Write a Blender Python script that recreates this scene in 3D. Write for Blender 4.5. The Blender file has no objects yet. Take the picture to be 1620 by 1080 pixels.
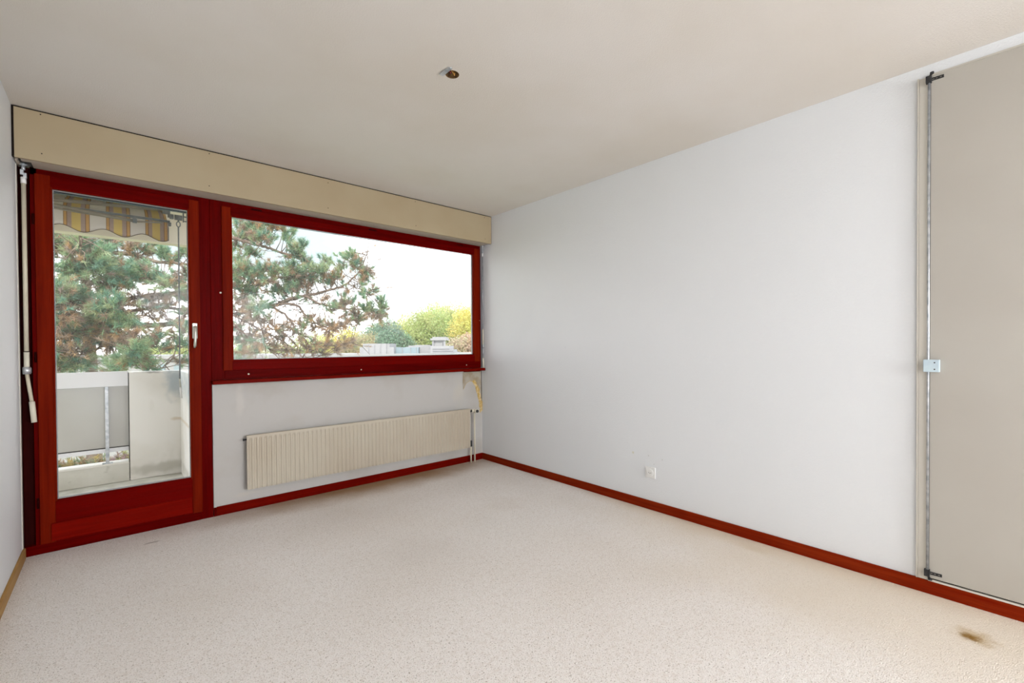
import bpy, bmesh, math, random
import numpy as np
from mathutils import Vector, Matrix

# ------------------------------------------------------------------ camera, world, lights, exposure
S = bpy.context.scene
COL = S.collection
YAW, FPX, CY, CX, CH, PITCH, ROLL = 0.72179, 714.308, 553.468, 809.92, 1.19201, -0.01088, -0.0063
_F0 = Vector((math.sin(YAW), math.cos(YAW), 0)); _R0 = Vector((math.cos(YAW), -math.sin(YAW), 0)); _U0 = Vector((0, 0, 1))
FW = _F0*math.cos(PITCH) + _U0*math.sin(PITCH); _U = _U0*math.cos(PITCH) - _F0*math.sin(PITCH)
RT = _R0*math.cos(ROLL) + _U*math.sin(ROLL); UP = _U*math.cos(ROLL) - _R0*math.sin(ROLL)
CAM = Vector((0, 0, CH))
cd = bpy.data.cameras.new('camera'); cam = bpy.data.objects.new('camera', cd); COL.objects.link(cam)
cd.sensor_width = 36; cd.sensor_fit = 'HORIZONTAL'; cd.lens = 36*FPX/1620
cd.shift_x = -(CX-810)/1620; cd.shift_y = (CY-540)/1620
cd.clip_start = 0.05; cd.clip_end = 400
cam.matrix_world = Matrix(((RT.x, UP.x, -FW.x, 0), (RT.y, UP.y, -FW.y, 0), (RT.z, UP.z, -FW.z, CH), (0, 0, 0, 1)))
S.camera = cam

def PD(px, py, d):
    """world point seen in direction (px,py) of the 1620x1080 survey photo, d metres deep"""
    return CAM + (FW + RT*((px-CX)/FPX) - UP*((py-CY)/FPX))*d

S.view_settings.view_transform = 'Standard'; S.view_settings.look = 'None'
S.view_settings.exposure = 0.32; S.view_settings.gamma = 1.0; S.view_settings.use_curve_mapping = False

W = bpy.data.worlds.new('sky'); S.world = W; W.use_nodes = True
nt = W.node_tree; nt.nodes.clear()
o = nt.nodes.new('ShaderNodeOutputWorld'); bg = nt.nodes.new('ShaderNodeBackground')
tc = nt.nodes.new('ShaderNodeTexCoord'); sep = nt.nodes.new('ShaderNodeSeparateXYZ')
nz = nt.nodes.new('ShaderNodeTexNoise'); nz.inputs['Scale'].default_value = 2.2; nz.inputs['Detail'].default_value = 5
mp = nt.nodes.new('ShaderNodeMapping'); mp.inputs['Scale'].default_value = (1, 1, 3.2)
r1 = nt.nodes.new('ShaderNodeMapRange'); r1.inputs[1].default_value = 0.02; r1.inputs[2].default_value = 0.16
r2 = nt.nodes.new('ShaderNodeMapRange'); r2.inputs[1].default_value = 0.40; r2.inputs[2].default_value = 0.52
mu = nt.nodes.new('ShaderNodeMath'); mu.operation = 'MULTIPLY'
mx = nt.nodes.new('ShaderNodeMix'); mx.data_type = 'RGBA'
mx.inputs[6].default_value = (1.0, 1.0, 1.0, 1); mx.inputs[7].default_value = (0.235, 0.278, 0.292, 1)
L = nt.links.new
L(tc.outputs['Generated'], sep.inputs[0]); L(tc.outputs['Generated'], mp.inputs[0]); L(mp.outputs[0], nz.inputs['Vector'])
L(sep.outputs[2], r1.inputs[0]); L(nz.outputs[0], r2.inputs[0]); L(r1.outputs[0], mu.inputs[0]); L(r2.outputs[0], mu.inputs[1])
L(mu.outputs[0], mx.inputs[0]); L(mx.outputs[2], bg.inputs[0]); L(bg.outputs[0], o.inputs[0])
bg.inputs[1].default_value = 3.5

sd = bpy.data.lights.new('sun', 'SUN'); sd.energy = 2.6; sd.angle = math.radians(3); sd.color = (1, 0.93, 0.8)
sun = bpy.data.objects.new('sun', sd); COL.objects.link(sun)
sun.rotation_euler = Vector((0.55, 0.62, -0.62)).to_track_quat('-Z', 'Y').to_euler(); sun.location = (0, 0, 12)

def area(name, loc, d, sx, sy, e, c):
    l = bpy.data.lights.new(name, 'AREA'); l.shape = 'RECTANGLE'; l.size = sx; l.size_y = sy; l.energy = e; l.color = c
    ob = bpy.data.objects.new(name, l); COL.objects.link(ob); ob.location = loc
    ob.rotation_euler = Vector(d).to_track_quat('-Z', 'Y').to_euler(); return ob
# added fill light behind the camera, standing in for unseen daylight
area('added_fill_behind', (1.55, -4.50, 1.40), (-0.20, 0.95, -0.20), 2.4, 2.1, 262, (0.92, 0.965, 1.0))

# ------------------------------------------------------------------ materials
def lin(c):
    return tuple(((v/255)/12.92 if v/255 <= 0.04045 else ((v/255+0.055)/1.055)**2.4) for v in c)

class M:
    def __init__(s, name, col, rough=0.6, spec=0.4, metal=0.0):
        s.m = bpy.data.materials.new(name); s.m.use_nodes = True; s.t = s.m.node_tree
        s.b = s.t.nodes['Principled BSDF']; s.out = s.t.nodes['Material Output']
        s.col(col); s.b.inputs['Roughness'].default_value = rough
        s.b.inputs['Specular IOR Level'].default_value = spec; s.b.inputs['Metallic'].default_value = metal
        s.cs = None; s.src = None
    def n(s, k, **kw):
        x = s.t.nodes.new('ShaderNode'+k)
        for a, v in kw.items(): setattr(x, a, v)
        return x
    def l(s, a, b): s.t.links.new(a, b)
    def col(s, c): s.b.inputs['Base Color'].default_value = (*c, 1); s.c = c
    def coords(s, scale=(1, 1, 1)):
        tc = s.n('TexCoord'); mp = s.n('Mapping'); mp.inputs['Scale'].default_value = scale
        s.l(tc.outputs['Object'], mp.inputs[0]); return mp.outputs[0]
    def mixin(s, fac, c2):
        mx = s.n('Mix', data_type='RGBA')
        if s.src is None: mx.inputs[6].default_value = (*s.c, 1)
        else: s.l(s.src, mx.inputs[6])
        mx.inputs[7].default_value = (*c2, 1); s.l(fac, mx.inputs[0])
        s.src = mx.outputs[2]; s.l(s.src, s.b.inputs['Base Color']); return s
    def noise(s, c2, scale=5, detail=4, lo=0.4, hi=0.65, stretch=(1, 1, 1), amt=1.0, rough=0.5):
        nz = s.n('TexNoise'); nz.inputs['Scale'].default_value = scale; nz.inputs['Detail'].default_value = detail
        nz.inputs['Roughness'].default_value = rough
        s.l(s.coords(stretch), nz.inputs['Vector'])
        r = s.n('MapRange'); r.inputs[1].default_value = lo; r.inputs[2].default_value = hi; r.inputs[4].default_value = amt
        s.l(nz.outputs[0], r.inputs[0]); return s.mixin(r.outputs[0], c2)
    def spot(s, p, rad, c2, amt=0.6, squash=(1, 1, 1), nscale=25, nz_amt=0.6):
        tc = s.n('TexCoord'); mp = s.n('Mapping'); mp.vector_type = 'POINT'
        mp.inputs['Scale'].default_value = squash
        mp.inputs['Location'].default_value = tuple(-p[i]*squash[i] for i in range(3))
        s.l(tc.outputs['Object'], mp.inputs[0])
        ln = s.n('VectorMath', operation='LENGTH'); s.l(mp.outputs[0], ln.inputs[0])
        nz = s.n('TexNoise'); nz.inputs['Scale'].default_value = nscale; nz.inputs['Detail'].default_value = 4
        s.l(tc.outputs['Object'], nz.inputs['Vector'])
        ad = s.n('Math', operation='MULTIPLY_ADD'); s.l(nz.outputs[0], ad.inputs[0]); ad.inputs[1].default_value = rad*nz_amt*2
        s.l(ln.outputs['Value'], ad.inputs[2])
        r = s.n('MapRange', interpolation_type='SMOOTHSTEP'); r.inputs[1].default_value = rad*(1+nz_amt); r.inputs[2].default_value = rad*(0.2+nz_amt)
        r.inputs[3].default_value = 0; r.inputs[4].default_value = amt
        s.l(ad.outputs[0], r.inputs[0]); return s.mixin(r.outputs[0], c2)
    def bump(s, scale=100, strength=0.2, dist=0.002, detail=3, stretch=(1, 1, 1), kind='noise'):
        if kind == 'noise':
            nz = s.n('TexNoise'); nz.inputs['Detail'].default_value = detail; out = nz.outputs[0]
        else:
            nz = s.n('TexVoronoi'); out = nz.outputs[0]
        nz.inputs['Scale'].default_value = scale
        s.l(s.coords(stretch), nz.inputs['Vector'])
        b = s.n('Bump'); b.inputs['Strength'].default_value = strength; b.inputs['Distance'].default_value = dist
        s.l(out, b.inputs['Height'])
        if s.b.inputs['Normal'].links: s.l(s.b.inputs['Normal'].links[0].from_socket, b.inputs['Normal'])
        s.l(b.outputs[0], s.b.inputs['Normal']); return s

def wood(name, c1, c2, axis, rough=0.42, spec=0.015):
    st = {'x': (0.7, 14, 14), 'y': (14, 0.7, 14), 'z': (14, 14, 0.7)}[axis]
    w = M(name, c1, rough, spec)
    w.noise(c2, 3.0, 6, 0.35, 0.7, st, 0.9, 0.6)
    w.noise(tuple(v*0.55 for v in c1), 9.0, 3, 0.55, 0.75, st, 0.5)
    w.bump(12, 0.12, 0.001, 3, st); return w.m

RED1, RED2 = (0.118, 0.0006, 0.0002), (0.066, 0.0004, 0.0002)
ORG1, ORG2 = (0.178, 0.011, 0.0015), (0.098, 0.003, 0.0007)
wood_red_x = wood('red_stained_wood_across', RED1, RED2, 'x')
wood_red_z = wood('red_stained_wood_upright', RED1, RED2, 'z')
wood_door_z = wood('orange_red_wood_upright', ORG1, ORG2, 'z')
wood_door_x = wood('orange_red_wood_across', (0.140, 0.0012, 0.0004), (0.095, 0.0012, 0.0004), 'x')
wood_kick = wood('orange_red_wood_kick_board', (0.195, 0.004, 0.001), (0.125, 0.002, 0.0006), 'x')
wood_skirt_y = wood('orange_red_wood_skirting', (0.25, 0.026, 0.005), (0.16, 0.006, 0.001), 'y', 0.38)
wood_skirt_x = wood('red_wood_skirting', (0.16, 0.004, 0.001), (0.10, 0.002, 0.0006), 'x', 0.38)
wood_tan = wood('tan_wood_skirting', (0.46, 0.27, 0.10), (0.36, 0.19, 0.06), 'y', 0.4)

m_wall = M('white_textured_wallpaper', (0.80, 0.81, 0.825), 0.5, 0.35)
m_wall.bump(130, 0.35, 0.0022, 2).bump(22, 0.12, 0.003, 2)
mw = M('white_textured_wallpaper_marked', (0.80, 0.81, 0.825), 0.42, 0.4)
for p, r_, c_, a_ in [((2.897, 1.93, 0.385), 0.012, (0.62, 0.58, 0.36), 0.6), ((2.897, 1.80, 0.385), 0.007, (0.5, 0.48, 0.45), 0.5),
                      ((2.897, 1.69, 0.375), 0.007, (0.5, 0.48, 0.45), 0.5), ((2.897, 1.755, 0.33), 0.004, (0.4, 0.38, 0.35), 0.7),
                      ((2.897, 2.60, 1.17), 0.005, (0.35, 0.34, 0.33), 0.7)]:
    mw.spot(p, r_, c_, a_)
m_wall_r = mw.bump(130, 0.5, 0.0026, 2).bump(20, 0.15, 0.003, 2).m
m_wall = m_wall.m
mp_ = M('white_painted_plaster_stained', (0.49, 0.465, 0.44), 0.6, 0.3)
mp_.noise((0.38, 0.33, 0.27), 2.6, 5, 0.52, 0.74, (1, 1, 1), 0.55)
mp_.spot((2.60, 3.77, 0.72), 0.09, (0.55, 0.50, 0.42), 0.5, (1, 0, 0.5), 12)
mp_.spot((0.68, 3.77, 0.80), 0.06, (0.58, 0.54, 0.50), 0.6, (1.6, 0, 0.35), 14)
mp_.spot((0.72, 3.77, 0.115), 0.05, (0.55, 0.50, 0.44), 0.5, (0.5, 0, 2.5), 20)
mp_.spot((0.92, 3.77, 0.145), 0.03, (0.48, 0.40, 0.28), 0.7, (0.5, 0, 3), 30)
m_plaster = mp_.bump(60, 0.15, 0.002).m
m_ceil = M('off_white_stippled_ceiling', (0.77, 0.725, 0.68), 0.85, 0.2).noise((0.73, 0.675, 0.61), 1.3, 3, 0.4, 0.7).bump(150, 0.45, 0.003, 3).m
m_box = M('cream_painted_board', (0.395, 0.315, 0.20), 0.5, 0.3).noise((0.365, 0.28, 0.17), 2.0, 3, 0.4, 0.7).m
m_boxb = M('cream_white_board_underside', (0.50, 0.44, 0.36), 0.5, 0.35).bump(30, 0.03, 0.001).m
m_dark = M('dark_gap_brown', (0.012, 0.006, 0.004), 0.8, 0.2).bump(40, 0.1, 0.001).m
m_darkwood = wood('dark_red_brown_wood', (0.030, 0.0015, 0.001), (0.018, 0.001, 0.001), 'z', 0.6, 0.03)

mc = M('beige_loop_pile_carpet', (0.90, 0.84, 0.80), 0.95, 0.1)
mc.noise((0.79, 0.71, 0.64), 1.1, 4, 0.42, 0.68, (1, 1, 1), 0.6)
mc.noise((0.36, 0.29, 0.23), 190, 2, 0.54, 0.70, (1, 1, 1), 0.9, 0.7)
mc.noise((0.34, 0.27, 0.21), 95, 2, 0.60, 0.72, (1, 1, 1), 0.8, 0.6)
mc.noise((0.68, 0.58, 0.50), 38, 3, 0.48, 0.66, (1, 1, 1), 0.35, 0.7)
mc.noise((0.93, 0.89, 0.85), 140, 2, 0.52, 0.66, (1, 1, 1), 0.7, 0.7)
mc.spot((2.78, 1.05, 0), 0.09, (0.52, 0.38, 0.22), 0.45, (1.6, 0.6, 1), 15)
# painted shade mixed with soiling by the skirting, under radiator and along right wall
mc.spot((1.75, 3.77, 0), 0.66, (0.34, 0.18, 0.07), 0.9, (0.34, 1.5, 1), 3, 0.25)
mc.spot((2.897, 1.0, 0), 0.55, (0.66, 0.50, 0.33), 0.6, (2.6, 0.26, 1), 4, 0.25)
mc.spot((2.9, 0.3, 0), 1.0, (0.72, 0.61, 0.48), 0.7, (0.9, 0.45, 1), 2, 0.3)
mc.spot((0.16, 3.52, 0), 0.03, (0.34, 0.26, 0.22), 0.6, (0.6, 1.6, 1), 30)
mc.spot((1.35, 2.35, 0), 0.30, (0.66, 0.58, 0.52), 0.2, (1, 1, 1), 8)
mc.spot((2.2, 2.6, 0), 0.22, (0.66, 0.57, 0.49), 0.2, (1, 1, 1), 8)
mc.spot((2.60, 0.13, 0), 0.085, (0.45, 0.30, 0.12), 0.6, (1, 1, 1), 26)
mc.spot((2.585, 0.138, 0), 0.042, (0.24, 0.12, 0.02), 0.95, (1, 1, 1), 40)
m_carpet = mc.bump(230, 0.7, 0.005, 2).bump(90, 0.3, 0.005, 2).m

m_rad = M('cream_enamel_radiator', (0.51, 0.45, 0.36), 0.38, 0.4).noise((0.47, 0.40, 0.31), 2, 3).m
m_cream = M('cream_plastic', (0.72, 0.67, 0.55), 0.4, 0.4).bump(40, 0.02, 0.0005).m
m_crank = M('cream_painted_tube', (0.66, 0.60, 0.47), 0.35, 0.45).noise((0.60, 0.53, 0.40), 6, 2).m
m_white = M('white_plastic', (0.83, 0.82, 0.80), 0.35, 0.45).bump(60, 0.01, 0.0003).m
m_black = M('black_plastic', (0.02, 0.02, 0.022), 0.45, 0.4).bump(60, 0.02, 0.0003).m
m_steel = M('galvanised_steel', (0.60, 0.62, 0.64), 0.38, 0.5, 0.6).noise((0.34, 0.37, 0.41), 30, 3, 0.4, 0.7).m
m_steel_dark = M('weathered_grey_steel', (0.20, 0.22, 0.24), 0.5, 0.4, 0.3).noise((0.12, 0.13, 0.15), 30, 3, 0.4, 0.7).m
m_zinc = M('bluish_zinc_plate', (0.62, 0.74, 0.80), 0.35, 0.5, 0.35).noise((0.55, 0.66, 0.74), 25, 3).m
m_alu = M('brushed_aluminium', (0.50, 0.49, 0.42), 0.32, 0.5, 0.6).bump(200, 0.05, 0.0003, 2, (1, 1, 0.1)).m
m_closet = M('cream_satin_cabinet_paint', (0.465, 0.435, 0.385), 0.24, 0.6).noise((0.435, 0.40, 0.35), 1.5, 3).bump(9, 0.03, 0.003, 2).m
m_trim = M('cream_white_trim_paint', (0.66, 0.62, 0.55), 0.4, 0.4).bump(12, 0.03, 0.001).m
m_brownbox = M('brown_concrete_recess', (0.23, 0.13, 0.05), 0.8, 0.2).noise((0.09, 0.05, 0.025), 60, 3).m
m_copper = M('orange_wire_sheath', (0.62, 0.30, 0.06), 0.45, 0.4).bump(100, 0.02, 0.0002).m
m_wirered = M('dark_red_wire_sheath', (0.35, 0.03, 0.015), 0.45, 0.4).bump(100, 0.02, 0.0002).m
m_raw = M('raw_grey_plaster', (0.42, 0.37, 0.30), 0.85, 0.2).noise((0.33, 0.26, 0.17), 12, 4).bump(80, 0.4, 0.002).m
m_torn = M('yellowed_torn_paper_edge', (0.50, 0.33, 0.10), 0.8, 0.2).noise((0.66, 0.52, 0.30), 35, 4).bump(90, 0.5, 0.002).m
m_seal = M('blue_grey_rubber_seal', (0.035, 0.065, 0.095), 0.5, 0.4).bump(60, 0.02, 0.0005).m

mcon = M('weathered_concrete', (0.70, 0.68, 0.63), 0.8, 0.25)
mcon.noise((0.54, 0.52, 0.46), 2.5, 6, 0.45, 0.72).noise((0.36, 0.34, 0.29), 14, 4, 0.58, 0.75, (1, 1, 1), 0.6)
m_conc_dark = mcon.bump(70, 0.3, 0.003).m
mcon = M('pale_concrete_with_streaks', (0.90, 0.88, 0.86), 0.75, 0.25)
mcon.noise((0.76, 0.72, 0.66), 2.0, 5, 0.42, 0.70).noise((0.60, 0.57, 0.50), 7, 6, 0.60, 0.80, (1, 1, 0.4), 0.5)
mcon.spot((0.42, 5.3, 0.88), 0.10, (0.36, 0.44, 0.50), 0.75, (1, 0, 0.45), 14)
mcon.spot((0.26, 5.3, 0.97), 0.03, (0.30, 0.30, 0.30), 0.7, (0.3, 0, 1.2), 22)
mcon.spot((0.44, 5.3, 0.52), 0.04, (0.55, 0.40, 0.22), 0.5, (0.6, 0, 1.6), 22)
mcon.spot((0.30, 5.3, 0.08), 0.08, (0.48, 0.46, 0.40), 0.7, (0.25, 0, 1.0), 12)
m_conc = mcon.bump(70, 0.2, 0.002).m
m_soffit = M('beige_painted_concrete', (0.80, 0.76, 0.68), 0.75, 0.25).noise((0.75, 0.70, 0.61), 1.5, 4).bump(60, 0.1, 0.002).m
m_balfloor = M('pale_balcony_screed', (0.80, 0.79, 0.76), 0.7, 0.25).noise((0.55, 0.53, 0.48), 5, 5).bump(60, 0.2, 0.002).m
m_railpaint = M('pale_lilac_grey_metal', (0.80, 0.80, 0.84), 0.35, 0.45, 0.0).bump(8, 0.02, 0.001).m
mg = M('sandblasted_grey_panel', (0.56, 0.56, 0.54), 0.22, 0.5)
mg.noise((0.50, 0.48, 0.45), 1.8, 3, 0.4, 0.7).bump(3, 0.05, 0.01, 1); m_panel = mg.m
m_farwhite = M('white_roof_coping', (0.33, 0.33, 0.345), 0.6, 0.3).bump(1, 0.05, 0.01).m
m_farblue = M('pale_blue_roof_glazing', (0.25, 0.32, 0.36), 0.5, 0.3).bump(1, 0.05, 0.01).m
m_farroof = M('pale_lilac_flat_roof', (0.30, 0.30, 0.33), 0.7, 0.3).noise((0.26, 0.26, 0.28), 0.5, 3).m
m_ground = M('lawn_ground', (0.20, 0.25, 0.10), 0.9, 0.2).noise((0.30, 0.28, 0.14), 0.2, 4).m
m_bark = M('grey_brown_bark', (0.30, 0.235, 0.20), 0.9, 0.2).noise((0.17, 0.125, 0.11), 9, 5).bump(30, 0.6, 0.02).m
m_barkpale = M('pale_tree_bark', (0.34, 0.31, 0.25), 0.9, 0.2).noise((0.24, 0.21, 0.17), 5, 4).m

def attrmat(name, rough=0.6, transl=0.35):
    m = M(name, (0.5, 0.5, 0.5), rough, 0.25)
    a = m.n('Attribute'); a.attribute_name = 'leafcol'
    nz = m.n('TexNoise'); nz.inputs['Scale'].default_value = 3
    m.l(m.coords(), nz.inputs['Vector'])
    hs = m.n('HueSaturation'); r = m.n('MapRange'); r.inputs[3].default_value = 0.85; r.inputs[4].default_value = 1.15
    m.l(nz.outputs[0], r.inputs[0]); m.l(r.outputs[0], hs.inputs['Value']); m.l(a.outputs['Color'], hs.inputs['Color'])
    m.l(hs.outputs[0], m.b.inputs['Base Color'])
    tr = m.n('BsdfTranslucent'); m.l(hs.outputs[0], tr.inputs[0])
    ms = m.n('MixShader'); ms.inputs[0].default_value = transl
    m.l(m.b.outputs[0], ms.inputs[1]); m.l(tr.outputs[0], ms.inputs[2]); m.l(ms.outputs[0], m.out.inputs[0]); return m.m
m_needle = attrmat('pine_needles', 0.5)
m_leaf = attrmat('autumn_leaves', 0.6, 0.45)

def stripes():
    # awning cloth: repeating bands along x (one repeat 0.232 m)
    m = M('striped_awning_cloth', (0.74, 0.70, 0.64), 0.85, 0.15)
    tc = m.n('TexCoord'); sp = m.n('SeparateXYZ'); m.l(tc.outputs['Object'], sp.inputs[0])
    ad = m.n('Math', operation='ADD'); ad.inputs[1].default_value = -0.343+0.232*10; m.l(sp.outputs[0], ad.inputs[0])
    dv = m.n('Math', operation='DIVIDE'); dv.inputs[1].default_value = 0.232; m.l(ad.outputs[0], dv.inputs[0])
    fr = m.n('Math', operation='FRACT'); m.l(dv.outputs[0], fr.inputs[0])
    cr = m.n('ValToRGB'); cr.color_ramp.interpolation = 'CONSTANT'
    W_, O_, B_, G_, Y_ = (0.72, 0.68, 0.63), (0.60, 0.36, 0.12), (0.22, 0.12, 0.07), (0.44, 0.33, 0.27), (0.68, 0.52, 0.17)
    E_ = [(0.0, W_), (0.36, B_), (0.375, O_), (0.435, B_), (0.45, G_), (0.55, Y_), (0.76, G_), (0.865, B_), (0.88, O_), (0.955, B_), (0.97, W_)]
    el = cr.color_ramp.elements
    el[0].position = 0; el[0].color = (*W_, 1); el[1].position = E_[1][0]; el[1].color = (*E_[1][1], 1)
    for p, c in E_[2:]:
        e = el.new(p); e.color = (*c, 1)
    m.l(fr.outputs[0], cr.inputs[0]); m.l(cr.outputs[0], m.b.inputs['Base Color'])
    tr = m.n('BsdfTranslucent'); m.l(cr.outputs[0], tr.inputs[0]); ms = m.n('MixShader'); ms.inputs[0].default_value = 0.3
    m.l(m.b.outputs[0], ms.inputs[1]); m.l(tr.outputs[0], ms.inputs[2]); m.l(ms.outputs[0], m.out.inputs[0])
    return m.m
m_awn = stripes()
m_hem = M('dark_hem_ribbon', (0.10, 0.07, 0.05), 0.8, 0.2).bump(60, 0.05, 0.001).m

def glassmat():
    m = bpy.data.materials.new('clear_window_glass'); m.use_nodes = True; t = m.node_tree; t.nodes.clear()
    out = t.nodes.new('ShaderNodeOutputMaterial'); tr = t.nodes.new('ShaderNodeBsdfTransparent'); gl = t.nodes.new('ShaderNodeBsdfGlossy')
    tr.inputs[0].default_value = (0.985, 0.985, 0.99, 1); gl.inputs['Roughness'].default_value = 0.03
    fr = t.nodes.new('ShaderNodeFresnel'); fr.inputs[0].default_value = 1.13
    nz = t.nodes.new('ShaderNodeTexNoise'); nz.inputs['Scale'].default_value = 1.2
    bp = t.nodes.new('ShaderNodeBump'); bp.inputs['Strength'].default_value = 0.02; bp.inputs['Distance'].default_value = 0.01
    ms = t.nodes.new('ShaderNodeMixShader'); dm = t.nodes.new('ShaderNodeMixShader'); du = t.nodes.new('ShaderNodeBsdfTranslucent')
    nd = t.nodes.new('ShaderNodeTexNoise'); nd.inputs['Scale'].default_value = 2.5; rd = t.nodes.new('ShaderNodeMapRange')
    rd.inputs[1].default_value = 0.3; rd.inputs[2].default_value = 0.75; rd.inputs[3].default_value = 0.012; rd.inputs[4].default_value = 0.05
    t.links.new(nd.outputs[0], rd.inputs[0]); t.links.new(rd.outputs[0], dm.inputs[0]); t.links.new(tr.outputs[0], dm.inputs[1]); t.links.new(du.outputs[0], dm.inputs[2])
    t.links.new(nz.outputs[0], bp.inputs['Height']); t.links.new(bp.outputs[0], gl.inputs['Normal'])
    t.links.new(fr.outputs[0], ms.inputs[0]); t.links.new(dm.outputs[0], ms.inputs[1]); t.links.new(gl.outputs[0], ms.inputs[2])
    t.links.new(ms.outputs[0], out.inputs[0]); return m
m_glass = glassmat()

# ------------------------------------------------------------------ mesh helpers
class MB:
    def __init__(s): s.v = []; s.f = []
    def add(s, vs, fs):
        k = len(s.v); s.v += [tuple(v) for v in vs]; s.f += [tuple(i+k for i in f) for f in fs]; return s
    def box(s, x0, x1, y0, y1, z0, z1, mat=None):
        vs = [Vector((x, y, z)) for z in (z0, z1) for y in (y0, y1) for x in (x0, x1)]
        if mat: vs = [mat @ v for v in vs]
        return s.add(vs, [(0, 2, 3, 1), (4, 5, 7, 6), (0, 1, 5, 4), (2, 6, 7, 3), (0, 4, 6, 2), (1, 3, 7, 5)])
    def tube(s, pts, rad, n=10, cap=True):
        pts = [Vector(p) for p in pts]
        rs = rad if isinstance(rad, (list, tuple)) else [rad]*len(pts)
        vs = []; up = None
        for i, p in enumerate(pts):
            d = (pts[min(i+1, len(pts)-1)]-pts[max(i-1, 0)]).normalized()
            if up is None: up = Vector((0, 0, 1)) if abs(d.z) < 0.9 else Vector((1, 0, 0))
            a = d.cross(up).normalized(); up = a.cross(d).normalized()
            for k in range(n):
                t = 2*math.pi*k/n; vs.append(p + a*(math.cos(t)*rs[i]) + up*(math.sin(t)*rs[i]))
        fs = [(i*n+k, i*n+(k+1) % n, (i+1)*n+(k+1) % n, (i+1)*n+k) for i in range(len(pts)-1) for k in range(n)]
        if cap: fs += [tuple(range(n))[::-1], tuple(range((len(pts)-1)*n, len(pts)*n))]
        return s.add(vs, fs)
    def prism(s, poly, a, b):
        """poly: list of 3D points (one face), extruded from +a to +b vectors"""
        n = len(poly); a = Vector(a); b = Vector(b)
        vs = [Vector(p)+a for p in poly]+[Vector(p)+b for p in poly]
        return s.add(vs, [tuple(range(n))[::-1], tuple(range(n, 2*n))]+[(i, (i+1) % n, (i+1) % n+n, i+n) for i in range(n)])
    def build(s, name, mat, parent=None, bevel=0, smooth=False, kind=None, label=None):
        me = bpy.data.meshes.new(name); me.from_pydata(s.v, [], s.f); me.update()
        bm = bmesh.new(); bm.from_mesh(me); bmesh.ops.recalc_face_normals(bm, faces=bm.faces); bm.to_mesh(me); bm.free()
        me.materials.append(mat); ob = bpy.data.objects.new(name, me); COL.objects.link(ob)
        if smooth:
            for p in me.polygons: p.use_smooth = len(p.vertices) == 4
        if bevel:
            b = ob.modifiers.new('edge', 'BEVEL'); b.width = bevel; b.segments = 2; b.limit_method = 'ANGLE'
        if parent:
            ob.parent = parent; ob.matrix_parent_inverse = world_of(parent).inverted()
        if kind: ob['kind'] = kind
        if label: ob['label'] = label
        return ob
def world_of(o):
    m = Matrix.LocRotScale(o.location, o.rotation_euler, o.scale)
    return m if o.parent is None else world_of(o.parent) @ o.matrix_parent_inverse @ m
def empty(name, loc=(0, 0, 0), kind=None):
    e = bpy.data.objects.new(name, None); e.location = loc; e.empty_display_size = 0.1; COL.objects.link(e)
    if kind: e['kind'] = kind
    return e
def tag(o, label, cat, group=None, kind=None):
    o['label'] = label; o['category'] = cat
    if group: o['group'] = group
    if kind: o['kind'] = kind
    return o
def st(name, mb, mat, **k): return mb.build(name, mat, kind='structure', **k)
def circ(c, r, n, ax1, ax2): return [Vector(c)+Vector(ax1)*(r*math.cos(2*math.pi*i/n))+Vector(ax2)*(r*math.sin(2*math.pi*i/n)) for i in range(n)]

XL, XR, YB, YW, H = -0.402, 2.897, -4.60, 3.77, 2.5
YF = 3.758      # face of the fixed frame
YS = 3.744      # face of the sashes

# ------------------------------------------------------------------ room shell
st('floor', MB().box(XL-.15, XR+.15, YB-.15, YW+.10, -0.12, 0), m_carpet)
# ceiling with a round hole for the lamp outlet
HC = Vector((1.240, 1.832, H)); HR = 0.033
mb = MB(); n = 48; x0, x1, y0, y1 = XL-.15, XR+.15, YB-.15, YW+.2
inner = circ(HC, HR, n, (1, 0, 0), (0, 1, 0)); outer = []
for i in range(n):
    t = 2*math.pi*i/n; c, s_ = math.cos(t), math.sin(t)
    k = min(((x1-HC.x)/c if c > 1e-6 else (x0-HC.x)/c if c < -1e-6 else 1e9), ((y1-HC.y)/s_ if s_ > 1e-6 else (y0-HC.y)/s_ if s_ < -1e-6 else 1e9))
    outer.append(Vector((HC.x+c*k, HC.y+s_*k, H)))
def ring(z): return [Vector((p.x, p.y, z)) for p in inner]+[Vector((p.x, p.y, z)) for p in outer]
lo_, hi_ = ring(H), ring(H+.15)
vs = lo_+hi_; fs = []
for i in range(n):
    j = (i+1) % n
    fs += [(i, j, n+j, n+i), (2*n+i, 3*n+i, 3*n+j, 2*n+j), (i, 2*n+i, 2*n+j, j), (n+i, n+j, 3*n+j, 3*n+i)]
# corner triangles
cor = [Vector((x, y, z)) for z in (H, H+.15) for x, y in ((x1, y1), (x0, y1), (x0, y0), (x1, y0))]
mb.add(vs, fs)
for q in range(4):
    cp = cor[q]
    # nearest outer points either side of the corner
    best = [i for i in range(n) if (abs(outer[i].x-cp.x) < 1e-6 or abs(outer[i].y-cp.y) < 1e-6)]
    for i in range(n):
        j = (i+1) % n; a, b = outer[i], outer[j]
        if abs(a.x-b.x) > 1e-6 and abs(a.y-b.y) > 1e-6 and min((a-cp).length, (b-cp).length) < 3.0 and ((a.x-cp.x)*(b.x-cp.x) < 1e-9 and (abs(a.x-cp.x) < 1e-6 or abs(b.x-cp.x) < 1e-6) and (abs(a.y-cp.y) < 1e-6 or abs(b.y-cp.y) < 1e-6)):
            mb.add([a, b, cp], [(0, 1, 2)])
ceil = st('ceiling', mb, m_ceil)

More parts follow.
